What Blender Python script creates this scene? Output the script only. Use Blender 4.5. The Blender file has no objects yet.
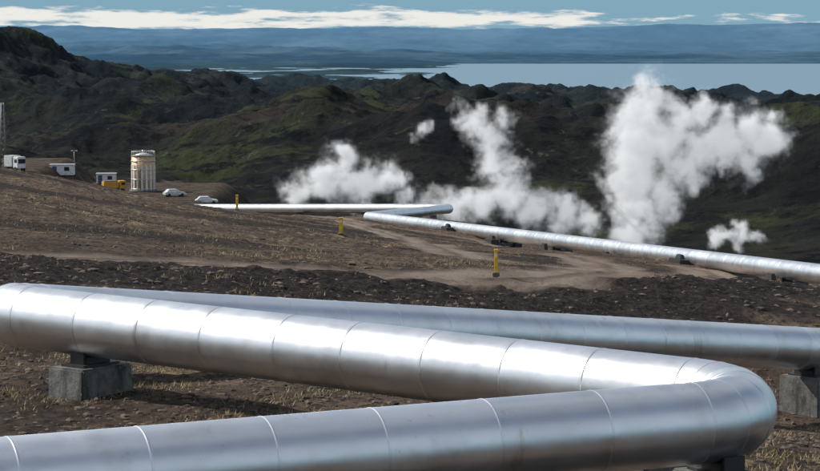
import bpy, bmesh, math, random
import numpy as np
from mathutils import Vector, Matrix
random.seed(7); rng=np.random.default_rng(7)
scene=bpy.context.scene
F=2400.0; PITCH=math.atan(195.5/F); cp,sp=math.cos(PITCH),math.sin(PITCH)
# survey helper: world position of a point measured in the photo at scale s (px per metre)
def W(x,y,s):
    d=F/s; u=(x-410)/F; v=(235.5-y)/F
    return np.array([d*u, d*(cp+v*sp), d*(v*cp-sp)])
# ---------------------------------------------------------------- noise
PERM=rng.permutation(256); PERM=np.concatenate([PERM,PERM,PERM])
GA=rng.random(256)*2*np.pi; GX,GY=np.cos(GA),np.sin(GA)
def perlin(x,y):
    xi=np.floor(x).astype(np.int64); yi=np.floor(y).astype(np.int64)
    xf=x-xi; yf=y-yi; xi&=255; yi&=255
    def g(ix,iy,dx,dy):
        h=PERM[PERM[ix&255]+(iy&255)]
        return GX[h]*dx+GY[h]*dy
    u=xf*xf*xf*(xf*(xf*6-15)+10); v=yf*yf*yf*(yf*(yf*6-15)+10)
    a=g(xi,yi,xf,yf); b=g(xi+1,yi,xf-1,yf); c=g(xi,yi+1,xf,yf-1); d=g(xi+1,yi+1,xf-1,yf-1)
    return (a*(1-u)+b*u)*(1-v)+(c*(1-u)+d*u)*v*1.0
def fbm(x,y,o=5,g=0.5):
    r=0;a=1
    for i in range(o):
        r=r+a*perlin(x+17.3*i,y-9.1*i); x=x*2.03; y=y*2.03; a*=g
    return r
def ridged(x,y,o=6,g=0.5):
    r=0;a=0.5;w=1
    for i in range(o):
        n=1-np.abs(perlin(x+31.7*i,y+11.9*i))*1.9; n=np.clip(n,0,1)**2
        r=r+a*n*w; w=np.clip(n*1.3,0,1); x=x*2.07; y=y*2.07; a*=g
    return r
def sstep(v,a,b):
    t=np.clip((v-a)/(b-a),0,1); return t*t*(3-2*t)
# ---------------------------------------------------------------- terrain
cps=[]
def C(x,y,s,dz=0):
    p=W(x,y,s); cps.append((p[0],p[1],p[2]+dz))
cps+= [(-4.4,25.5,-5.85),(-9,24,-5.9),(4.8,30,-5.75),(0,20,-5.9),(12,28,-6.2),(-5.5,36,-5.6)]
C(100,392,63); C(0,400,62); C(800,421,43); C(400,397,63); C(780,440,50)
C(600,357,40); C(790,328,37)
C(0,306,48); C(250,318,46)
C(0,250,39); C(200,262,37); C(380,272,36)
C(0,228,33); C(0,198,27); C(0,168,20); C(80,182,19); C(160,199,17); C(230,211,15)
C(200,230,25); C(300,250,27); C(400,245,20); C(341,238,18); C(300,216,12.5)
C(450,262,30); C(496,280,29); C(600,281,34); C(740,277,31); C(600,266,26); C(560,250,20)
C(800,290,24); C(820,274,20,-1.25); C(1000,330,27)
C(600,245.5,15.3,-1.3); C(375,216,10.5,-1.2); C(445,209.5,9.5,-1.1); C(240,209,9,-1.0); C(300,209.3,9.2,-1.1)
C(700,262,16.5); C(500,232,13,-0.9)
cps+=[(-45,170,-14),(-30,215,-22),(-60,120,-6.5),(-60,60,-3),(-60,0,-3),(0,-30,-6),(60,-30,-9),(60,40,-11),(90,110,-18),(45,200,-24),(60,260,-36),(20,300,-34),(-60,300,-40),(30,175,-19),(-110,200,-22),(120,200,-30),(-110,0,0),(120,0,-14)]
CP=np.array(cps); n=len(CP)
def U(r2): return 0.5*r2*np.log(r2+1e-9)
K=U(((CP[:,None,:2]-CP[None,:,:2])**2).sum(-1))+np.eye(n)*12.0
A=np.zeros((n+3,n+3)); A[:n,:n]=K; A[:n,n]=1; A[:n,n+1:]=CP[:,:2]; A[n,:n]=1; A[n+1:,:n]=CP[:,:2].T
sol=np.linalg.solve(A,np.concatenate([CP[:,2],[0,0,0]]))
def tps(X,Y):
    r=sol[n]+sol[n+1]*X+sol[n+2]*Y
    for i in range(n): r=r+sol[i]*U((X-CP[i,0])**2+(Y-CP[i,1])**2)
    return r
def bump(X,Y,cx,cy,sx,sy,a): return a*np.exp(-((X-cx)/sx)**2-((Y-cy)/sy)**2)
def padmask(X,Y): return sstep(X,-125,-95)*(1-sstep(X,-42,-28))*sstep(Y,410,440)*(1-sstep(Y,530,575))
def far_h(X,Y):
    b=np.interp(Y,[0,300,600,1000,1500,2500,3400,4300,5500,8000,12000,16000,25000,30000,60000],
                  [-44,-44,-50,-62,-68,-74,-80,-124,-158,-156,-151,-143,-120,-110,-100])
    b=b-sstep(X,-150,550)*(sstep(Y,1300,2400))*22
    amp=np.interp(Y,[200,400,700,1000,1500,2500,3500,4500,5500],[1,5,19,36,44,42,31,22,0])
    wx=X+45*fbm(X/260,Y/260,3); wy=Y+60*fbm(X/260+9,Y/260+3,3)
    r=ridged(wx/350+3.1,wy/460+1.7,7,.52)
    h=b+amp*(r-0.05)+np.interp(Y,[300,900,2500,4500,5500],[0.6,6,12,8,0])*fbm(X/78,Y/78,6,.53)
    r2=1-np.abs(fbm(wx/120+5,wy/160+2,5,.48))*1.6
    h=h+np.interp(Y,[350,900,2500,5000,5500],[0.5,8,10,7,0])*(np.clip(r2,0,1)**1.5-.4)
    h=h+bump(X,Y,-372,2200,55,120,30)+bump(X,Y,-430,2200,190,400,30)
    h=h+bump(X,Y,190,640,105,170,32)+bump(X,Y,480,1350,230,260,26)+bump(X,Y,-250,900,110,200,10)
    w=padmask(X,Y)
    h=h*(1-w)+w*(-31.5+5.5*sstep(-X,68,76))
    # far country
    m=sstep(Y,5200,6500)
    lake=np.exp(-np.clip(np.abs(X-2100)/2300,0,9)**4-(np.abs(Y-8900)/2700)**4)*7.2+np.exp(-(np.abs(X-100)/1700)**4-((Y-12200)/1000)**4)*7.5
    h=h+m*(4.6+13*fbm(X/430+2.3,Y/950+.7,6)-lake)
    mt=sstep(Y,27000,33000)
    sh=215+110*fbm(X/4200+4,0*X+2.2,5)+60*ridged(X/2600,Y/4000,5)+ 75*sstep(X,1500,4000)
    h=h+mt*sh
    h=h+sstep(Y,15000,22000)*(1-sstep(Y,26000,33000))*(45+70*sstep(-X,-1000,2500))*(ridged(X/2300,Y/2600+5,6)-.3)
    return h
def gray(x,y,Y0=24,Y1=290):
    "where a line of sight meets the ground"
    u=(x-410)/F; v=(235.5-y)/F; dr=np.array([u,cp+v*sp,v*cp-sp]); t=np.geomspace(Y0,Y1,3000)
    z=tps(dr[0]*t,dr[1]*t); g=dr[2]*t-z
    k=int(np.argmax(g<0))
    if not np.any(g<0): k=int(np.argmin(g))
    return dr[0]*t[k],dr[1]*t[k]
def polydist(pts,X,Y):
    D=np.full(X.shape,1e9)
    for a,b in zip(pts[:-1],pts[1:]):
        ax,ay=a; bx,by=b; L=(bx-ax)**2+(by-ay)**2+1e-9
        t=np.clip(((X-ax)*(bx-ax)+(Y-ay)*(by-ay))/L,0,1)
        D=np.minimum(D,np.hypot(X-ax-t*(bx-ax),Y-ay-t*(by-ay)))
    return D
def chaikin(P,n_=3):
    P=np.array(P,float)
    for _ in range(n_):
        Q=[P[0]]
        for a,b in zip(P[:-1],P[1:]): Q+= [a*.75+b*.25,a*.25+b*.75]
        P=np.array(Q+[P[-1]])
    return P
def smoothpath(px,n_=3): return chaikin([gray(*p) for p in px],n_)
embank=smoothpath([(0,272),(120,276),(250,284),(380,291),(480,297),(600,300),(690,294),(745,288)])
def ground_h(X,Y):
    t=tps(X,np.clip(Y,-40,340))
    m=sstep(Y,270,335)
    z=t
    d=fbm(X/9,Y/9,4)*0.20*sstep(Y,18,60)+fbm(X/1.6,Y/1.6,4)*0.055
    if np.any(m>0): z=z*(1-m)+far_h(X,Y)*m
    near=(Y<130)
    D=np.full(X.shape,9.)
    if np.any(near): D[near]=polydist(embank,X[near],Y[near])
    e=np.exp(-(D/2.6)**2)
    d=d+e*(.18+.20*fbm(X/1.8+3,Y/1.8,5,.6))
    return z+d
# ---------------------------------------------------------------- mesh helpers
def mesh_arr(name,V,Fc,smooth=True,mat=None,parent=None):
    me=bpy.data.meshes.new(name); V=np.asarray(V,dtype=np.float32); Fc=np.asarray(Fc,dtype=np.int32)
    k=Fc.shape[1]; me.vertices.add(len(V)); me.vertices.foreach_set('co',V.ravel())
    me.loops.add(Fc.size); me.loops.foreach_set('vertex_index',Fc.ravel())
    me.polygons.add(len(Fc)); me.polygons.foreach_set('loop_start',np.arange(0,Fc.size,k,dtype=np.int32))
    me.polygons.foreach_set('use_smooth',np.full(len(Fc),smooth)); me.update(calc_edges=True); me.validate()
    ob=bpy.data.objects.new(name,me); scene.collection.objects.link(ob)
    if mat: me.materials.append(mat)
    if parent: ob.parent=parent
    return ob
def grid(name,X,Y,Z,mat):
    r,c=X.shape; V=np.stack([X,Y,Z],-1).reshape(-1,3)
    i=np.arange(r*c).reshape(r,c)
    Fc=np.stack([i[:-1,:-1],i[:-1,1:],i[1:,1:],i[1:,:-1]],-1).reshape(-1,4)
    return mesh_arr(name,V,Fc,True,mat)
def empty(name,loc=(0,0,0),rot=0):
    e=bpy.data.objects.new(name,None); scene.collection.objects.link(e); e.location=loc; e.rotation_euler=(0,0,rot); e.empty_display_size=.5; return e
def box(name,parent,loc,dim,mat,bev=0.02,rot=0,top=1.0):
    bm=bmesh.new(); bmesh.ops.create_cube(bm,size=1)
    for v in bm.verts:
        k=top if v.co.z>0 else 1
        v.co=Vector((v.co.x*dim[0]*k,v.co.y*dim[1]*k,v.co.z*dim[2]))
    if bev: bmesh.ops.bevel(bm,geom=bm.edges[:],offset=bev,segments=2,affect='EDGES')
    me=bpy.data.meshes.new(name); bm.to_mesh(me); bm.free(); me.materials.append(mat)
    o=bpy.data.objects.new(name,me); scene.collection.objects.link(o); o.location=loc; o.rotation_euler=(0,0,rot)
    if parent: o.parent=parent
    return o
def cyl(name,parent,loc,r,h,mat,axis='Z',seg=20,r2=None):
    bm=bmesh.new(); bmesh.ops.create_cone(bm,cap_ends=True,segments=seg,radius1=r,radius2=r if r2 is None else r2,depth=h)
    if axis=='Y': bmesh.ops.rotate(bm,verts=bm.verts,matrix=Matrix.Rotation(math.pi/2,3,'X'))
    if axis=='X': bmesh.ops.rotate(bm,verts=bm.verts,matrix=Matrix.Rotation(math.pi/2,3,'Y'))
    me=bpy.data.meshes.new(name); bm.to_mesh(me); bm.free(); me.materials.append(mat)
    for p in me.polygons: p.use_smooth=len(p.vertices)==4
    o=bpy.data.objects.new(name,me); scene.collection.objects.link(o); o.location=loc
    if parent: o.parent=parent
    return o
# ---------------------------------------------------------------- materials
class NT:
    def __init__(s,name):
        s.m=bpy.data.materials.new(name); s.m.use_nodes=True; s.t=s.m.node_tree; s.b=s.t.nodes['Principled BSDF']
    def n(s,typ,**k):
        nd=s.t.nodes.new(typ)
        for a,b in k.items(): setattr(nd,a,b)
        return nd
    def l(s,a,b): s.t.links.new(a,b)
    def pos(s):
        if not hasattr(s,'_p'): s._p=s.n('ShaderNodeNewGeometry').outputs['Position']
        return s._p
    def noise(s,scale,detail=6,rough=.55,stretch=None,dist=0):
        nd=s.n('ShaderNodeTexNoise'); nd.inputs['Scale'].default_value=scale; nd.inputs['Detail'].default_value=detail
        nd.inputs['Roughness'].default_value=rough; nd.inputs['Distortion'].default_value=dist
        src=s.pos()
        if stretch:
            mp=s.n('ShaderNodeMapping'); mp.inputs['Scale'].default_value=stretch; s.l(src,mp.inputs[0]); src=mp.outputs[0]
        s.l(src,nd.inputs['Vector']); return nd.outputs['Fac']
    def ramp(s,f,a,b,ca=0,cb=1):
        nd=s.n('ShaderNodeMapRange'); nd.interpolation_type='SMOOTHSTEP'
        nd.inputs[1].default_value=a; nd.inputs[2].default_value=b; nd.inputs[3].default_value=ca; nd.inputs[4].default_value=cb
        s.l(f,nd.inputs[0]); return nd.outputs[0]
    def mix(s,f,a,b,mode='MIX'):
        nd=s.n('ShaderNodeMix',data_type='RGBA',blend_type=mode)
        for v,i in ((f,0),(a,6),(b,7)):
            if isinstance(v,(tuple,list)): nd.inputs[i].default_value=(*v,1)
            elif isinstance(v,(int,float)): nd.inputs[i].default_value=v
            else: s.l(v,nd.inputs[i])
        return nd.outputs[2]
    def math(s,op,a,b=0,c=0):
        nd=s.n('ShaderNodeMath',operation=op)
        for v,i in ((a,0),(b,1),(c,2)):
            if isinstance(v,(int,float)): nd.inputs[i].default_value=v
            else: s.l(v,nd.inputs[i])
        return nd.outputs[0]
    def bump(s,h,dist,strength=1,prev=None):
        nd=s.n('ShaderNodeBump'); nd.inputs['Distance'].default_value=dist; nd.inputs['Strength'].default_value=strength
        s.l(h,nd.inputs['Height'])
        if prev: s.l(prev,nd.inputs['Normal'])
        return nd.outputs[0]
    def fin(s,col=None,rough=None,normal=None,metal=None):
        for v,k in ((col,'Base Color'),(rough,'Roughness'),(normal,'Normal'),(metal,'Metallic')):
            if v is None: continue
            if isinstance(v,(tuple,list)): s.b.inputs[k].default_value=(*v,1)
            elif isinstance(v,(int,float)): s.b.inputs[k].default_value=v
            else: s.l(v,s.b.inputs[k])
        return s.m
def simple(name,col,rough=.6,metal=0,var=.25,scale=3):
    N=NT(name); f=N.noise(scale,5); c=N.mix(N.ramp(f,.3,.7),tuple(v*(1-var) for v in col),tuple(min(1,v*(1+var*.6)) for v in col))
    return N.fin(c,rough,None,metal)
def mat_ground():
    N=NT('soil'); N.b.inputs['Specular IOR Level'].default_value=.15
    at=N.n('ShaderNodeAttribute',attribute_name='zones'); sp_=N.n('ShaderNodeSeparateColor'); N.l(at.outputs['Color'],sp_.inputs[0])
    road,dark,grass=sp_.outputs[0],sp_.outputs[1],sp_.outputs[2]
    c=N.mix(N.ramp(N.noise(.35,6,.6,(1,.4,1)),.35,.65),(.092,.062,.046),(.19,.134,.098))
    c=N.mix(N.ramp(N.noise(5,9,.75,(1,.6,1)),.45,.60),c,(.030,.023,.020))
    c=N.mix(N.math('MULTIPLY',N.ramp(N.noise(2.2,9,.78,(1,.45,1)),.51,.61),N.math('ADD',grass,.10)),c,(.34,.27,.155))
    c=N.mix(N.ramp(N.noise(11,6,.75),.60,.70),c,(.27,.21,.165))
    dk=N.mix(N.ramp(N.noise(5,8,.75),.42,.62),(.013,.011,.011),(.062,.050,.043))
    dk=N.mix(N.ramp(N.noise(9,7,.75),.58,.68),dk,(.14,.11,.09))
    c=N.mix(dark,c,dk)
    rd=N.mix(N.ramp(N.noise(.6,6,.6,(1,.5,1)),.35,.65),(.24,.185,.148),(.35,.285,.232))
    rd=N.mix(N.ramp(N.noise(8,7,.75),.52,.68),rd,(.13,.10,.08))
    c=N.mix(road,c,rd)
    b=N.bump(N.noise(3.5,9,.75),.30,.9); b=N.bump(N.noise(26,6,.7),.05,.9,b)
    return N.fin(c,.95,b)
def mat_hills():
    N=NT('hill_moss_lava_haze'); N.b.inputs['Specular IOR Level'].default_value=.05
    p=N.n('ShaderNodeSeparateXYZ'); N.l(N.pos(),p.inputs[0])
    at=N.n('ShaderNodeAttribute',attribute_name='bare')
    c=N.mix(N.ramp(N.noise(.012,8,.65),.4,.62),(.014,.015,.016),(.036,.036,.030))
    c=N.mix(N.ramp(N.noise(.013,8,.72,dist=.6),.52,.63),c,(.062,.074,.032))
    c=N.mix(N.ramp(N.noise(.006,6,.6),.54,.66),c,(.066,.052,.041))
    c=N.mix(N.ramp(N.noise(.06,9,.78),.48,.60),c,(.009,.010,.012))
    c=N.mix(N.ramp(N.noise(.09,9,.78,(1,.5,1)),.60,.68),c,(.12,.115,.085))
    haze_tint=N.ramp(p.outputs[1],400,4800,.04,.68)
    c=N.mix(haze_tint,c,(.026,.056,.080))  # aerial haze painted into the base colour, bluer with distance
    br=N.mix(N.ramp(N.noise(.4,8,.7),.4,.65),(.10,.078,.06),(.20,.16,.13))
    c=N.mix(at.outputs['Fac'],c,br)
    b=N.bump(N.noise(.05,10,.74),13,1)
    return N.fin(c,1,b)
def mat_far():
    N=NT('far_country_haze'); N.b.inputs['Specular IOR Level'].default_value=0
    p=N.n('ShaderNodeSeparateXYZ'); N.l(N.pos(),p.inputs[0])
    c=N.mix(N.ramp(N.noise(.0012,7,.65,(1,.35,1)),.4,.6),(.018,.038,.052),(.036,.066,.078))
    c=N.mix(N.ramp(N.noise(.0022,6,.7,(1,.25,1)),.60,.68),c,(.12,.145,.13))
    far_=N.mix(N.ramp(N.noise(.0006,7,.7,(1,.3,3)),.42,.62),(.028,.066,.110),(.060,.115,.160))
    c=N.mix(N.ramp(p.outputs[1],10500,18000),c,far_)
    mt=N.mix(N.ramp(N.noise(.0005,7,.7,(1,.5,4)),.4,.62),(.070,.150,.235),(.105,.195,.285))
    c=N.mix(N.ramp(p.outputs[1],19000,34000),c,mt)  # blues that deepen with distance are haze painted into the land colour
    return N.fin(c,1)
def mat_metal():
    N=NT('aluminium_cladding')
    at=N.n('ShaderNodeAttribute',attribute_name='tone')
    t=at.outputs['Fac']
    c=N.mix(t,(.74,.75,.76),(.85,.86,.87))
    c=N.mix(N.ramp(N.noise(1.3,6,.6),.48,.75),c,(.66,.65,.63))
    c=N.mix(N.ramp(N.noise(9,6,.7),.62,.8),c,(.48,.43,.37))
    c=N.mix(N.ramp(N.noise(2.0,7,.7,(1,1,.12)),.60,.72),c,(.58,.55,.51))
    r=N.math('ADD',N.ramp(N.noise(2.5,5),.3,.7,.30,.38),N.math('MULTIPLY',t,.04))
    b=N.bump(N.noise(1.6,3,.5),.014,.5)
    return N.fin(c,r,b,.95)
def mat_concrete():
    N=NT('concrete'); c=N.mix(N.ramp(N.noise(4,8,.7),.35,.65),(.09,.09,.086),(.18,.18,.17))
    c=N.mix(N.ramp(N.noise(3,5,.6,(1,1,.2)),.52,.66),c,(.05,.05,.045))
    c=N.mix(N.ramp(N.noise(22,5,.7),.60,.70),c,(.28,.27,.25))
    return N.fin(c,.9,N.bump(N.noise(18,6,.7),.02,.8))
M_ground=mat_ground(); M_hills=mat_hills(); M_far=mat_far(); M_metal=mat_metal(); M_conc=mat_concrete()
M_white=simple('white_paint',(.75,.75,.73),.4); M_glass=simple('dark_glass',(.03,.035,.04),.1); M_rub=simple('rubber',(.02,.02,.02),.8)
M_yel=simple('yellow_paint',(.80,.50,.02),.5,scale=8); M_or=simple('orange_paint',(.60,.30,.03),.5); M_steel=simple('galvanised_steel',(.2,.2,.2),.5,.7)
M_dark=simple('dark_steel',(.05,.05,.05),.5,.5); M_tan=simple('tan_cladding',(.62,.40,.22),.5); M_silver=simple('silver_paint',(.6,.6,.58),.35,.3)
M_blue=simple('blue_paint',(.05,.1,.2),.4)
# ---------------------------------------------------------------- ground
core=np.arange(-15,18,.095); l=[];x=-15;d=.1
while x>-170: x-=d; d*=1.035; l.append(x)
r=[];x=core[-1];d=.1
while x<180: x+=d; d*=1.035; r.append(x)
xs=np.array(l[::-1]+list(core)+r)
ys=np.concatenate([np.arange(-30,16,1.5),16*np.exp(np.arange(0,math.log(345/16),.0028))])
X,Y=np.meshgrid(xs,ys); Z=ground_h(X,Y)
tracks=[([(-30,252),(0,253),(100,259),(200,265),(300,271),(380,277),(450,283)],1.0),
        ([(330,214),(370,224),(430,234),(510,246),(575,256),(640,263),(690,268),(720,274),(700,279)],1.7),
        ([(560,254),(610,264),(610,272),(560,280),(500,283),(440,281)],1.5),([(345,222),(400,236),(440,252),(500,262),(580,268)],1.3)]
tracks=[(smoothpath(a),w) for a,w in tracks]
road=np.zeros(X.shape)
jit=fbm(X/3,Y/3,3)
for P,w in tracks:
    D=polydist(P,X,Y)
    rut=1-.6*np.exp(-(D/(w*.2))**2)
    D=D+jit*w*.5
    m=1-sstep(D,w*.65,w*1.35)
    road=np.maximum(road,m*rut)
De=polydist(embank,X,Y)
dark=(1-sstep(De+fbm(X/2,Y/2,4)*2.5,2.5,5.0))
dark=np.maximum(dark,.7*sstep(fbm(X/4+5,Y/4,5),.0,.3)*(1-sstep(Y,44,60)))
dark=np.maximum(dark,.8*sstep(fbm(X/14+2,Y/6,5),.08,.30)*sstep(Y,60,75))
dark*=1-road
grass=sstep(fbm(X/6+8,Y/6+3,4),-.15,.4)*.8+.35*sstep(Y,70,90)*(X<0)
grass=np.clip(grass*(1-dark)*(1-road),0,1)
Z=Z-road*.05+dark*.10*np.abs(fbm(X/.6,Y/.6,3))+(1-road)*sstep(Y,55,80)*.07*fbm(X/.9,Y/.9,3)
G=grid('ground',X,Y,Z,M_ground)
ca=G.data.color_attributes.new('zones','FLOAT_COLOR','POINT')
ca.data.foreach_set('color',np.stack([road,dark,grass,np.ones_like(road)],-1).astype(np.float32).ravel())
# hills
def fan(name,y0,y1,ny,nx,half,mat,sink):
    yy=np.geomspace(y0,y1,ny); uu=np.linspace(-half,half,nx); Yg=np.repeat(yy[:,None],nx,1); Xg=Yg*uu[None,:]
    return grid(name,Xg,Yg,far_h(Xg,Yg)-sink(Yg),mat),Xg,Yg
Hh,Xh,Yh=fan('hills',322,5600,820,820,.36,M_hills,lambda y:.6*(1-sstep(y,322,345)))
bare=padmask(Xh,Yh)
for P,w_ in [([(-30,545),(-48,600),(-66,660),(-70,720),(-52,770),(-60,830),(-88,900)],3.2),([(-66,660),(-90,700),(-130,740)],2.6)]:
    bare=np.maximum(bare,.9*(1-sstep(polydist(chaikin(P),Xh,Yh)+1.5*fbm(Xh/12,Yh/12,3),w_*.6,w_*1.4)))
at_=Hh.data.attributes.new('bare','FLOAT','POINT'); at_.data.foreach_set('value',bare.astype(np.float32).ravel())
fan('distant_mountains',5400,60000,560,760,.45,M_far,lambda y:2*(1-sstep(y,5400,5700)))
N=NT('lake_water'); lm=N.fin((.12,.20,.27),.25,N.bump(N.noise(.05,4),.5,.3))
yy=np.array([5600,15500]); xx=np.array([-6000,7000]); XX,YY=np.meshgrid(xx,yy); grid('lake',XX,YY,XX*0-152.5,lm)
# ---------------------------------------------------------------- pipes
def fillet(P,R):
    P=[np.array(p,float) for p in P]; out=[(P[0],'s')]
    for a,b,c in zip(P[:-2],P[1:-1],P[2:]):
        d1=(a-b)/np.linalg.norm(a-b); d2=(c-b)/np.linalg.norm(c-b)
        ang=math.acos(np.clip(d1@d2,-1,1)); T=R/math.tan(ang/2); bis=(d1+d2)/np.linalg.norm(d1+d2); cc=b+bis*R/math.sin(ang/2)
        s=b+d1*T; e=b+d2*T; v1=s-cc; v2=e-cc; th=math.acos(np.clip(v1@v2/R/R,-1,1)); k=max(12,int(th/math.radians(3.5)))
        for i in range(k+1):
            t=i/k; q=cc+(math.sin((1-t)*th)*v1+math.sin(t*th)*v2)/math.sin(th); out.append((q,'a' if 0<i<=k else 's'))
    out.append((P[-1],'s')); return out
def pipe(name,P,Rb,r,seam,parent,mat,seg=72):
    pts=fillet(P,Rb); Q=np.array([p for p,_ in pts]); arc=[k for _,k in pts]
    L=np.concatenate([[0],np.cumsum(np.linalg.norm(np.diff(Q,axis=0),axis=1))])
    seams=[];j=0
    while j<len(Q)-1:
        if arc[j+1]=='a':
            e=j+1
            while e+1<len(Q) and arc[e+1]=='a': e+=1
            k=max(4,round((L[e]-L[j])/.42)); seams+=[L[j]+(L[e]-L[j])*q/k for q in range(k+1)]; j=e
        else:
            a,b=L[j],L[j+1]; k=max(1,round((b-a)/seam)); seams+=[a+(b-a)*(q+random.uniform(-.04,.04))/k for q in range(1,k)]; j+=1
    seams=sorted(seams)
    def at(s):
        q=np.array([np.interp(s,L,Q[:,c]) for c in range(3)]); e=.02
        t=np.array([np.interp(s+e,L,Q[:,c])-np.interp(s-e,L,Q[:,c]) for c in range(3)]); return q,t/np.linalg.norm(t)
    st=[]; bounds=[0.021]+seams+[L[-1]-.021]; end=L[-1]-.03
    bw=.015*r/.5; bh=.006*r/.5
    for a,b in zip(bounds[:-1],bounds[1:]):
        lo=a+(bw if a>.03 else 0); hi=b-(bw if b<end else 0); tn=random.random()
        inner=[x for x in L if lo+.05<x<hi-.05]+list(np.arange(lo+.25,hi-.15,.25))
        for s in [lo,lo+.012]+sorted(inner)+[hi-.012,hi]: st.append((s,r,tn))
        if b<end: st+= [(b-bw*.7,r+bh*.85,.6),(b-bw*.2,r+bh,.6),(b+bw*.35,r+bh*.85,.3),(b+bw*.6,r-.002,.0)]
    V=[];an=np.linspace(0,2*np.pi,seg,endpoint=False)
    for s,rr,_ in st:
        q,t=at(s); side=np.cross(t,[0,0,1]); side/=np.linalg.norm(side); up=np.cross(side,t)
        V.append(q+rr*(np.cos(an)[:,None]*side+np.sin(an)[:,None]*up))
    V=np.concatenate(V); m=len(st); i=np.arange(m*seg).reshape(m,seg); j=np.roll(i,-1,1)
    Fc=np.stack([i[:-1],j[:-1],j[1:],i[1:]],-1).reshape(-1,4)
    o=mesh_arr(name,V,Fc,True,mat,parent)
    at_=o.data.attributes.new('tone','FLOAT','FACE')
    at_.data.foreach_set('value',np.repeat([st[k+1][2] for k in range(m-1)],seg).astype(np.float32))
    return o
def support(parent,p,t,r,w=1.15,dpt=.8,i=0):
    "concrete plinth + steel saddle under a pipe point p with direction t"
    zg=float(ground_h(np.array([p[0]]),np.array([p[1]]))[0]); rot=math.atan2(t[1],t[0])
    zt=p[2]-r-.14*r/.5
    box('plinth_%d'%i,parent,(p[0],p[1],(zg-.3+zt)/2),(dpt,w,max(.3,zt-zg+.3)),M_conc,.03,rot,top=.96)
    box('base_plate_%d'%i,parent,(p[0],p[1],zt+.02),(.5,.8,.04),M_dark,.005,rot)
    box('saddle_%d'%i,parent,(p[0],p[1],zt+.09),(.34,.5,.13),M_dark,.01,rot)
    for sgn in(-1,1):
        box('saddle_web_%d'%i,parent,(p[0]-math.sin(rot)*.27*sgn,p[1]+math.cos(rot)*.27*sgn,zt+.13),(.3,.05,.22),M_dark,.005,rot)
p1=W(0,484,94); E1=W(822,412,80); E0=W(-22,311,61); p3=W(820,349,42)
p0=p1+(p1-E1)*1.6; p4=p3+(p3-E0)*1.2
root=empty('steam_pipeline')
pipe('cladding',[p0,E1,E0,p4],1.15,.5,1.38,root,M_metal,96)
def lerp(a,b,t): return a+(b-a)*t
def along(a,b,t): 
    d=(b-a)/np.linalg.norm(b-a); return lerp(a,b,t),d
for k,(a,b,t) in enumerate([(E0,E1,.167),(E0,E1,.83),(E0,p3,.980),(E0,p3,.5),(p1,E1,.30),(p0,p1,.5),(E1,p1,.14)]):
    p,d=along(a,b,t); support(root,p,d,.5,i=k)
# far pipeline
A0=W(820,274,20); Bf=W(368,217,10.4); Cf=W(452,208.5,9.5); Df=W(238,208.5,9)
A1=A0+(A0-Bf)*.5; Dg=Df+(Df-Cf)*.4
root2=empty('steam_pipeline')
pipe('cladding',[A1,Bf,Cf,Dg],1.6,.5,2.8,root2,M_metal,seg=32)
for k,t in enumerate(np.linspace(.04,.93,8)):
    p,d=along(A0,Bf,t); support(root2,p,d,.5,2.2,1.0,i=k)
    for sg in(1,-1):   # low sliding-shoe guide frames beside the pipe
        nx,ny=-d[1]*sg,d[0]*sg; zg=float(ground_h(np.array([p[0]+nx*.9]),np.array([p[1]+ny*.9]))[0]); ht=max(.35,(p[2]-.35-zg))
        box('guide_foot_%d'%k,root2,(p[0]+nx*.9,p[1]+ny*.9,zg+.1),(2.0,.6,.4),M_dark,.04,math.atan2(d[1],d[0]))
        box('guide_%d'%k,root2,(p[0]+nx*.85,p[1]+ny*.85,zg+.25+ht/2),(1.0,.3,ht-.1),M_dark,.03,math.atan2(d[1],d[0]),top=.7)
for k,t in enumerate([.1,.4,.7]): 
    p,d=along(Cf,Df,t); support(root2,p,d,.5,1.5,1.0,i=20+k)
# ---------------------------------------------------------------- marker posts
for (x,y,h) in [(496,280,.92),(341,238,.92),(237,211,.9)]:
    gx,gy=gray(x,y); s=F/gy; zg=float(ground_h(np.array([gx]),np.array([gy]))[0])
    H=(25 if x==496 else 17 if x==341 else 15)/s
    e=empty('marker_post',(gx,gy,zg)); w=.10 if x==496 else .15
    box('post',e,(0,0,H/2-.1),(w,w,H+.2),M_yel,.015); box('cap',e,(0,0,H+.02),(w*1.25,w*1.25,.05),M_yel,.01); box('foot',e,(0,0,.03),(w*2,w*2,.12),M_conc,.02)
    box('reflector',e,(0,-w/2-.004,H*.82),(w*.6,.01,.09),M_white,0)
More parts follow.
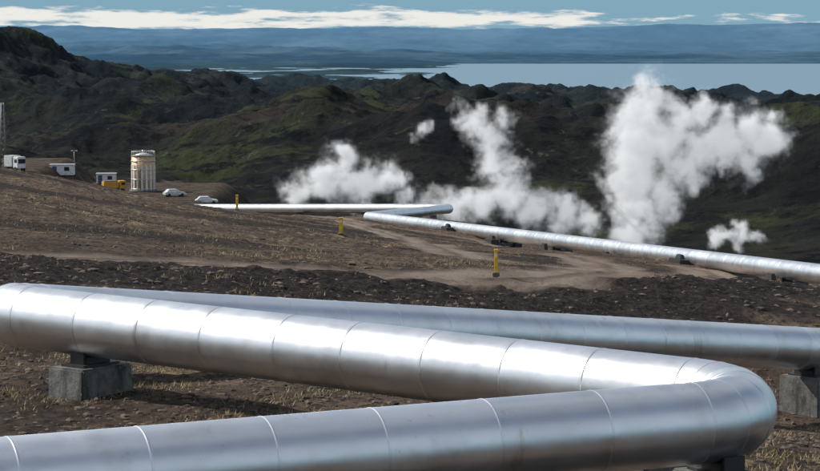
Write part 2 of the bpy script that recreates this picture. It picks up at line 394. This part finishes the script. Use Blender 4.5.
# ---------------------------------------------------------------- vehicles and works area
def car(name,loc,rot,mat,L=4.4,Wd=1.8,Hh=1.5,van=False):
    e=empty(name,loc,rot)
    if van: prof=[(-L/2,.35),(-L/2,Hh*.97),(-L/2+.1,Hh),(L*.22,Hh),(L*.36,Hh*.6),(L/2-.05,Hh*.5),(L/2,.4)]
    else: prof=[(-L/2,.35),(-L/2+.02,.85),(-L*.42,.95),(-L*.30,Hh),(L*.08,Hh),(L*.24,.98),(L*.46,.85),(L/2,.6),(L/2,.35)]
    bm=bmesh.new(); a=[bm.verts.new((x,-Wd/2*(.88 if z>1.1 else 1),z)) for x,z in prof]; b=[bm.verts.new((x,Wd/2*(.88 if z>1.1 else 1),z)) for x,z in prof]
    bm.faces.new(a); bm.faces.new(b[::-1])
    for i in range(len(prof)): j=(i+1)%len(prof); bm.faces.new([a[j],a[i],b[i],b[j]])
    bmesh.ops.recalc_face_normals(bm,faces=bm.faces[:]); bmesh.ops.bevel(bm,geom=bm.edges[:],offset=.05,segments=2,affect='EDGES')
    me=bpy.data.meshes.new('body'); bm.to_mesh(me); bm.free(); me.materials.append(mat); o=bpy.data.objects.new('body',me); scene.collection.objects.link(o); o.parent=e
    gz=Hh*.8
    box('side_windows',e,(-L*.10,0,gz),(L*.34,Wd*.93,Hh*.2),M_glass,.02)
    ws=box('windscreen',e,((L*.17 if not van else L*.30),0,gz),(.06,Wd*.78,Hh*.3),M_glass,.01); ws.rotation_euler=(0,-.8,0)
    for sx in(-.31,.31):
        for sy in(-1,1): cyl('wheel',e,(L*sx,sy*(Wd/2-.08),.33),.33,.22,M_rub,'Y',16); 
    box('lights',e,(L/2,0,.65),(.03,Wd*.8,.12),M_white,0)
    return e
def fz(X_,Y_): return float(far_h(np.array([float(X_)]),np.array([float(Y_)]))[0])
for x,Yd,rt,m,v in [(174,484,.4,M_silver,False),(206,472,.15,M_white,False),(84,500,.2,M_white,False)]:
    Xc=(x-410)*Yd/F
    car('parked_van' if v else 'parked_car',(Xc,Yd,fz(Xc,Yd)),rt,m,5.0 if v else 4.4,1.9,2.1 if v else 1.5,v)
# tank
tx,ty=(143-410)*500/F,500; e=empty('storage_tank',(tx,ty,fz(tx,ty)))
cyl('plinth',e,(0,0,.15),2.9,.5,M_conc,seg=40); cyl('shell',e,(0,0,3.9),2.45,7.1,M_tan,seg=48)
for k in range(16):
    a=k*math.tau/16; box('rib_%d'%k,e,(2.47*math.cos(a),2.47*math.sin(a),3.0),(.12,.40,5.2),M_white,0,a)
for k,z in enumerate((.6,2.6,4.6,6.4)): cyl('hoop_%d'%k,e,(0,0,z),2.56,.16,M_silver,seg=48)
cyl('roof',e,(0,0,7.75),2.6,.6,M_silver,seg=48,r2=.6); cyl('vent',e,(0,0,8.3),.25,.7,M_silver)
for k in range(16):
    a=k*math.tau/16; cyl('rail_post_%d'%k,e,(2.4*math.cos(a),2.4*math.sin(a),7.95),.04,1.0,M_silver,seg=6)
bpy.ops.mesh.primitive_torus_add(major_radius=2.4,minor_radius=.05,location=(0,0,8.4)); o=bpy.context.object; o.name='guard_rail'; o.data.materials.append(M_silver); o.parent=e
for sx in(-.25,.25): box('ladder_rail',e,(sx-.6,-2.62,4),(.05,.05,8),M_dark,0)
for k in range(18): box('rung_%d'%k,e,(-.6,-2.62,.5+k*.42),(.5,.04,.04),M_dark,0)
# orange lorry
tx,ty=(114-410)*495/F,495; e=empty('orange_lorry',(tx,ty,fz(tx,ty)),.35)
box('cab',e,(1.5,0,1.5),(1.4,2.2,2.1),M_or,.12); box('windscreen',e,(2.21,0,1.9),(.06,1.9,.8),M_glass,.01); box('side_windows',e,(1.6,0,1.95),(.8,2.24,.6),M_glass,.02)
box('tipper_body',e,(-.9,0,1.75),(3.1,2.3,1.3),M_or,.06); box('chassis',e,(-.3,0,.75),(4.6,1,.3),M_dark,.03); box('load',e,(-.9,0,2.42),(2.8,1.9,.3),M_conc,.1)
for sx in(-1.8,1.4):
    for sy in(-1,1): cyl('wheel',e,(sx,sy*1.0,.5),.5,.35,M_rub,'Y',18)
# cabins
for x,Yd,w in [(106,525,4.2),(62,500,5.0)]:
    tx=(x-410)*Yd/F; e=empty('site_cabin',(tx,Yd,fz(tx,Yd)),.05)
    box('walls',e,(0,0,1.25),(w,2.5,2.1),M_white,.04); box('roof',e,(0,0,2.38),(w+.3,2.8,.14),M_silver,.02); box('door',e,(-w*.3,-1.27,1.15),(.9,.06,1.8),M_blue,.01)
    box('window',e,(w*.2,-1.27,1.5),(1.0,.06,.8),M_glass,.01)
    for sx in(-1,1): box('skid',e,(0,sx*.9,.1),(w,.2,.25),M_dark,0)
# lattice mast + lorry at left edge
tx,ty=(3-410)*480/F,480; e=empty('lattice_mast',(tx,ty,fz(tx,ty)))
H=13.5; q=.55
def strut(nm,par,a,b,r_,mat):
    a=Vector(a);b=Vector(b); o=cyl(nm,par,(a+b)/2,r_,(b-a).length,mat,seg=6); o.rotation_mode='QUATERNION'; o.rotation_quaternion=(b-a).to_track_quat('Z','Y'); return o
for sx in(-1,1):
    for sy in(-1,1): strut('leg',e,(sx*q,sy*q,0),(sx*q*.4,sy*q*.4,H),.11,M_steel)
for k in range(12):
    z0=k*H/12; z1=z0+H/12; a=q*(1-.6*z0/H); b=q*(1-.6*z1/H); f=1 if k%2 else -1
    for sy in(-1,1): strut('brace',e,(-f*a,sy*a,z0),(f*b,sy*b,z1),.06,M_steel); strut('brace',e,(sy*a,-f*a,z0),(sy*b,f*b,z1),.06,M_steel)
tx,ty=(16-410)*475/F,475; e=empty('site_lorry',(tx,ty,fz(tx,ty)),-.7)
box('cab',e,(0.9,0,1.85),(1.5,2.1,2.3),M_white,.12); box('windscreen',e,(1.66,0,2.1),(.06,1.8,.9),M_glass,.01); box('side_windows',e,(1.0,0,2.15),(.8,2.14,.7),M_glass,.02)
box('box_body',e,(-1.2,0,2.1),(2.4,2.3,2.2),M_silver,.05); box('chassis',e,(-.6,0,.8),(4.2,1,.3),M_dark,.03)
for sx in(-1.8,.9):
    for sy in(-1,1): cyl('wheel',e,(sx,sy*.95,.5),.5,.3,M_rub,'Y',18)
# lamp masts
for x in(74,):
    tx,ty=(x-410)*510/F,510; e=empty('floodlight_mast',(tx,ty,fz(tx,ty))); cyl('pole',e,(0,0,3.0),.08,6,M_steel); box('arm',e,(0,0,6),(1.2,.08,.08),M_steel,0)
    for sx in(-.5,.5): box('lamp_head',e,(sx,-.1,5.9),(.35,.25,.2),M_white,.02)
# ---------------------------------------------------------------- gravel + grass
def roadd(X_,Y_):
    D=np.full(X_.shape,9.)
    for P,w in tracks: D=np.minimum(D,polydist(P,X_,Y_)/w)
    return D
bm=bmesh.new(); bmesh.ops.create_icosphere(bm,subdivisions=1,radius=1); bm.verts.ensure_lookup_table()
iv=np.array([v.co[:] for v in bm.verts]); ifc=np.array([[v.index for v in f.verts] for f in bm.faces]); bm.free()
def rocks(name,n_,y0,y1,smin,smax,mat,filt=None,e_=2.5):
    u=rng.random(n_); Yp=(y0**-1+(y1**-1-y0**-1)*u)**-1; Xp=(rng.random(n_)-.5)*2*(Yp*.19+1.5)
    k=roadd(Xp,Yp)>1.25; Xp,Yp=Xp[k],Yp[k]
    if filt is not None: k=filt(Xp,Yp); Xp,Yp=Xp[k],Yp[k]
    m=len(Xp); sz=smin*(smax/smin)**(rng.random(m)**e_)
    Zp=ground_h(Xp,Yp)
    V=iv[None]*(1+.5*(rng.random((m,12,1))-.5))*sz[:,None,None]*(.5+1.0*rng.random((m,1,3)))*np.array([1,1,.6])
    a=rng.random(m)*6.28; ca_,sa_=np.cos(a)[:,None],np.sin(a)[:,None]
    V=np.stack([V[...,0]*ca_-V[...,1]*sa_,V[...,0]*sa_+V[...,1]*ca_,V[...,2]],-1)+np.stack([Xp,Yp,Zp],-1)[:,None,:]
    Fc=ifc[None]+12*np.arange(m)[:,None,None]
    return mesh_arr(name,V.reshape(-1,3),Fc.reshape(-1,3),False,mat)
N=NT('lava_stone'); ms=N.fin(N.mix(N.ramp(N.noise(2.5,4,.8),.35,.65),(.028,.022,.019),(.15,.108,.08)),.95)
rocks('gravel',36000,24,62,.008,.085,ms)
rocks('gravel',20000,48,95,.015,.13,ms,lambda x,y: polydist(embank,x,y)+rng.random(len(x))*2<5.0,3.2)
rocks('gravel',7000,60,160,.015,.10,ms,None,3)
def grassmesh(name,n_,y0,y1,hmin,hmax,mat,filt,bl=16,spread=.16):
    u=rng.random(n_); Yp=(y0**-1+(y1**-1-y0**-1)*u)**-1; Xp=(rng.random(n_)-.5)*2*(Yp*.19+1.5)
    k=filt(Xp,Yp)&(roadd(Xp,Yp)>1.2); Xp,Yp=Xp[k],Yp[k]; m=len(Xp); Zp=ground_h(Xp,Yp)
    B=np.stack([Xp,Yp,Zp],-1)[:,None,:]+np.concatenate([rng.normal(0,spread,(m,bl,2)),np.zeros((m,bl,1))-.02],-1)
    B=B.reshape(-1,3); k=len(B); h=(hmin+(hmax-hmin)*rng.random(k)); a=rng.random(k)*6.28; le=h*(.3+.9*rng.random(k)); w=h*.06+.003
    la=rng.random(k)*6.28
    T=B+np.stack([np.cos(la)*le,np.sin(la)*le,h],-1); s_=np.stack([np.cos(a)*w,np.sin(a)*w,0*a],-1)
    V=np.stack([B-s_,B+s_,T],1).reshape(-1,3); grassf=np.arange(3*k).reshape(-1,3)
    mesh_arr(name,V,grassf,False,mat)
N=NT('dry_grass_blades'); mg=N.fin(N.mix(N.ramp(N.noise(1.2,4,.7),.4,.62),(.20,.155,.065),(.52,.42,.22)),.9)
grassmesh('dry_grass',7000,28,62,.03,.11,mg,lambda x,y:(fbm(x/3+8,y/3+3,4)+rng.random(len(x))*.25>.24))
grassmesh('dry_grass',9000,58,150,.03,.12,mg,lambda x,y:(fbm(x/6+8,y/6+3,4)+rng.random(len(x))*.3>.3)&(polydist(embank,x,y)>5),10,.3)
# ---------------------------------------------------------------- steam
def steam_mat():
    m=bpy.data.materials.new('steam'); m.use_nodes=True; t=m.node_tree; t.nodes.clear()
    o=t.nodes.new('ShaderNodeOutputMaterial'); v=t.nodes.new('ShaderNodeVolumePrincipled')
    v.inputs['Color'].default_value=(1,1,1,1); v.inputs['Density'].default_value=1.0; v.inputs['Anisotropy'].default_value=.25
    at=t.nodes.new('ShaderNodeAttribute'); at.attribute_name='density'; glow=t.nodes.new('ShaderNodeMath'); glow.operation='MULTIPLY'; glow.inputs[1].default_value=.31
    t.links.new(at.outputs['Fac'],glow.inputs[0]); t.links.new(glow.outputs[0],v.inputs['Emission Strength']); v.inputs['Emission Color'].default_value=(.93,.97,1,1)  # steam glows with its density, in place of multiply scattered light
    t.links.new(v.outputs[0],o.inputs['Volume']); return m
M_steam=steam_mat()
def plume(S,s,vox=.38,amp=1.0):
    pts=[];rad=[]
    for x,y,r_ in S:
        p=W(x,y,s); p[1]+=random.uniform(-.3,.3)*r_/s*2; pts.append(p); rad.append(r_/s*1.3)
    pts=np.array(pts); rad=np.array(rad); mn=(pts-rad[:,None]*1.9).min(0); mx=(pts+rad[:,None]*1.9).max(0)
    me=bpy.data.meshes.new('steam_plume'); me.from_pydata([tuple(p) for p in pts],[],[]); ob=bpy.data.objects.new('steam_plume',me); scene.collection.objects.link(ob)
    ng=bpy.data.node_groups.new('steam_density','GeometryNodeTree'); ng.interface.new_socket('Geometry',in_out='INPUT',socket_type='NodeSocketGeometry'); ng.interface.new_socket('Geometry',in_out='OUTPUT',socket_type='NodeSocketGeometry')
    N_=ng.nodes; Lk=ng.links.new; out=N_.new('NodeGroupOutput'); N_.new('NodeGroupInput'); pos=N_.new('GeometryNodeInputPosition').outputs[0]
    def vm(op,a,b):
        nd=N_.new('ShaderNodeVectorMath'); nd.operation=op
        for v,i in((a,0),(b,1)):
            if isinstance(v,(tuple,list,np.ndarray)): nd.inputs[i].default_value=tuple(float(q) for q in v)
            else: Lk(v,nd.inputs[i])
        return nd
    def mm(op,a,b=0.,c=0.):
        nd=N_.new('ShaderNodeMath'); nd.operation=op
        for v,i in((a,0),(b,1),(c,2)):
            if isinstance(v,(int,float,np.floating)): nd.inputs[i].default_value=float(v)
            else: Lk(v,nd.inputs[i])
        return nd.outputs[0]
    def nz(sc,det,ro,src=None): 
        nd=N_.new('ShaderNodeTexNoise'); nd.inputs['Scale'].default_value=sc; nd.inputs['Detail'].default_value=det; nd.inputs['Roughness'].default_value=ro; Lk(src or pos,nd.inputs['Vector']); return nd
    w=vm('SUBTRACT',nz(.22,5,.62).outputs['Color'],(.5,.5,.5)).outputs[0]
    w=vm('MULTIPLY',w,(9,9,9)).outputs[0]; wp=vm('ADD',pos,w).outputs[0]
    cur=None
    for p,r_ in zip(pts,rad):
        dd=mm('DIVIDE',vm('DISTANCE',wp,p).outputs['Value'],r_)
        cur=dd if cur is None else mm('SMOOTH_MIN',cur,dd,.3)
    w2=vm('MULTIPLY',w,(.7,.7,.7)).outputs[0]; wp2=vm('ADD',pos,w2).outputs[0]
    nn=mm('MULTIPLY',mm('SUBTRACT',nz(.32,8,.72,wp2).outputs[0],.5),amp*3.4)
    de=mm('ADD',mm('SUBTRACT',1.03,cur),nn)
    cl=N_.new('ShaderNodeClamp'); Lk(mm('MULTIPLY',de,1.1),cl.inputs[0]); de=mm('POWER',cl.outputs[0],2.5)
    vc=N_.new('GeometryNodeVolumeCube'); Lk(de,vc.inputs['Density']); vc.inputs['Min'].default_value=tuple(mn); vc.inputs['Max'].default_value=tuple(mx)
    for k,nm in enumerate(('X','Y','Z')): vc.inputs['Resolution '+nm].default_value=int((mx-mn)[k]/vox)
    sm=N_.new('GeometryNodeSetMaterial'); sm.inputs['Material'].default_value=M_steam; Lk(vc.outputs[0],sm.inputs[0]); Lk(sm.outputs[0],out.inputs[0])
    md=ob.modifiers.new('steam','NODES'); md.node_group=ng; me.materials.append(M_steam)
    return ob
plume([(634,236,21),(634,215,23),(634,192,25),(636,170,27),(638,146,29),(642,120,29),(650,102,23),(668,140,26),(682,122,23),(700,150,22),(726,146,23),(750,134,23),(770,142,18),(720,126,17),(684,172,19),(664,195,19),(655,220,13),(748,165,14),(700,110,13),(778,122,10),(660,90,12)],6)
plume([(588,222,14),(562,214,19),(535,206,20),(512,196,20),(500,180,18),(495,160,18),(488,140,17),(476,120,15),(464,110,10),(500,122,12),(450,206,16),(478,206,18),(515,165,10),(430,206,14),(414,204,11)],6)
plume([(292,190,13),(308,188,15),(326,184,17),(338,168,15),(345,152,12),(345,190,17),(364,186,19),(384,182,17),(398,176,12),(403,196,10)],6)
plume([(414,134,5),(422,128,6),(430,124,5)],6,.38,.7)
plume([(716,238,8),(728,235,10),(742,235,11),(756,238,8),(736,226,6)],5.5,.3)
# ---------------------------------------------------------------- light
az=math.radians(72); el=math.radians(41)   # sun: to the left and a little behind the scene
sd=Vector((-math.sin(az)*math.cos(el),math.cos(az)*math.cos(el),math.sin(el)))
sl=bpy.data.lights.new('sun','SUN'); sl.energy=5.0; sl.angle=math.radians(.5); sl.color=(1,.95,.88); so=bpy.data.objects.new('sun',sl); scene.collection.objects.link(so)
so.rotation_euler=sd.to_track_quat('Z','Y').to_euler()
w=bpy.data.worlds.new('World'); scene.world=w; w.use_nodes=True; t=w.node_tree; t.nodes.clear()
def wn(k,**a):
    nd=t.nodes.new(k)
    for x_,y_ in a.items(): setattr(nd,x_,y_)
    return nd
out=wn('ShaderNodeOutputWorld'); b1=wn('ShaderNodeBackground'); b2=wn('ShaderNodeBackground'); mx=wn('ShaderNodeMixShader'); sky=wn('ShaderNodeTexSky',sky_type='NISHITA')
sky.sun_disc=False; sky.sun_elevation=el; sky.sun_rotation=-az; b1.inputs[1].default_value=.105
tc=wn('ShaderNodeTexCoord'); sx=wn('ShaderNodeSeparateXYZ'); t.links.new(tc.outputs['Generated'],sx.inputs[0])
# thin cloud out of view overhead, added to whiten and brighten pipe reflections
hn=wn('ShaderNodeTexNoise'); hn.inputs['Scale'].default_value=2.2; hn.inputs['Detail'].default_value=5; t.links.new(tc.outputs['Generated'],hn.inputs['Vector'])
def mr(src,a,b,c=0,d=1):
    nd=wn('ShaderNodeMapRange',interpolation_type='SMOOTHSTEP'); nd.inputs[1].default_value=a; nd.inputs[2].default_value=b; nd.inputs[3].default_value=c; nd.inputs[4].default_value=d; t.links.new(src,nd.inputs[0]); return nd.outputs[0]
hm=wn('ShaderNodeMix',data_type='RGBA'); t.links.new(mr(hn.outputs[0],.38,.66,.08,.6),hm.inputs[0]); t.links.new(sky.outputs[0],hm.inputs[6]); hm.inputs[7].default_value=(7.2,7.5,7.8,1)
t.links.new(hm.outputs[2],b1.inputs[0])
z=sx.outputs[2]
mp=wn('ShaderNodeMapping'); mp.inputs['Scale'].default_value=(38,38,300); t.links.new(tc.outputs['Generated'],mp.inputs[0])
no=wn('ShaderNodeTexNoise'); no.inputs['Scale'].default_value=1; no.inputs['Detail'].default_value=9; no.inputs['Roughness'].default_value=.62; t.links.new(mp.outputs[0],no.inputs['Vector'])
def wm(op,a,b):
    nd=wn('ShaderNodeMath',operation=op)
    for v,i in((a,0),(b,1)):
        if isinstance(v,(int,float)): nd.inputs[i].default_value=v
        else: t.links.new(v,nd.inputs[i])
    return nd.outputs[0]
cov=wm('ADD',no.outputs[0],mr(z,.0035,.0070,0,.15)); cov=wm('SUBTRACT',cov,mr(z,.0095,.0165,0,.30)); cov=wm('SUBTRACT',cov,mr(sx.outputs[0],.03,.12,0,.20))
cl=mr(cov,.49,.60)
cc=wn('ShaderNodeMix',data_type='RGBA'); t.links.new(mr(cov,.50,.68),cc.inputs[0]); cc.inputs[6].default_value=(.45,.54,.60,1); cc.inputs[7].default_value=(.84,.84,.80,1)
cm=wn('ShaderNodeMix',data_type='RGBA'); t.links.new(cl,cm.inputs[0]); cm.inputs[6].default_value=(.22,.39,.50,1); t.links.new(cc.outputs[2],cm.inputs[7])
t.links.new(cm.outputs[2],b2.inputs[0]); b2.inputs[1].default_value=1
t.links.new(mr(z,.02,.16),mx.inputs[0]); t.links.new(b2.outputs[0],mx.inputs[1]); t.links.new(b1.outputs[0],mx.inputs[2]); t.links.new(mx.outputs[0],out.inputs[0])
# ---------------------------------------------------------------- camera
cd=bpy.data.cameras.new('camera'); co=bpy.data.objects.new('camera',cd); scene.collection.objects.link(co); scene.camera=co
cd.sensor_width=36; cd.lens=F/820*36; cd.clip_start=.5; cd.clip_end=120000
co.rotation_euler=(math.pi/2-PITCH,0,0)
scene.view_settings.view_transform='Standard'; scene.view_settings.look='None'; scene.view_settings.exposure=0
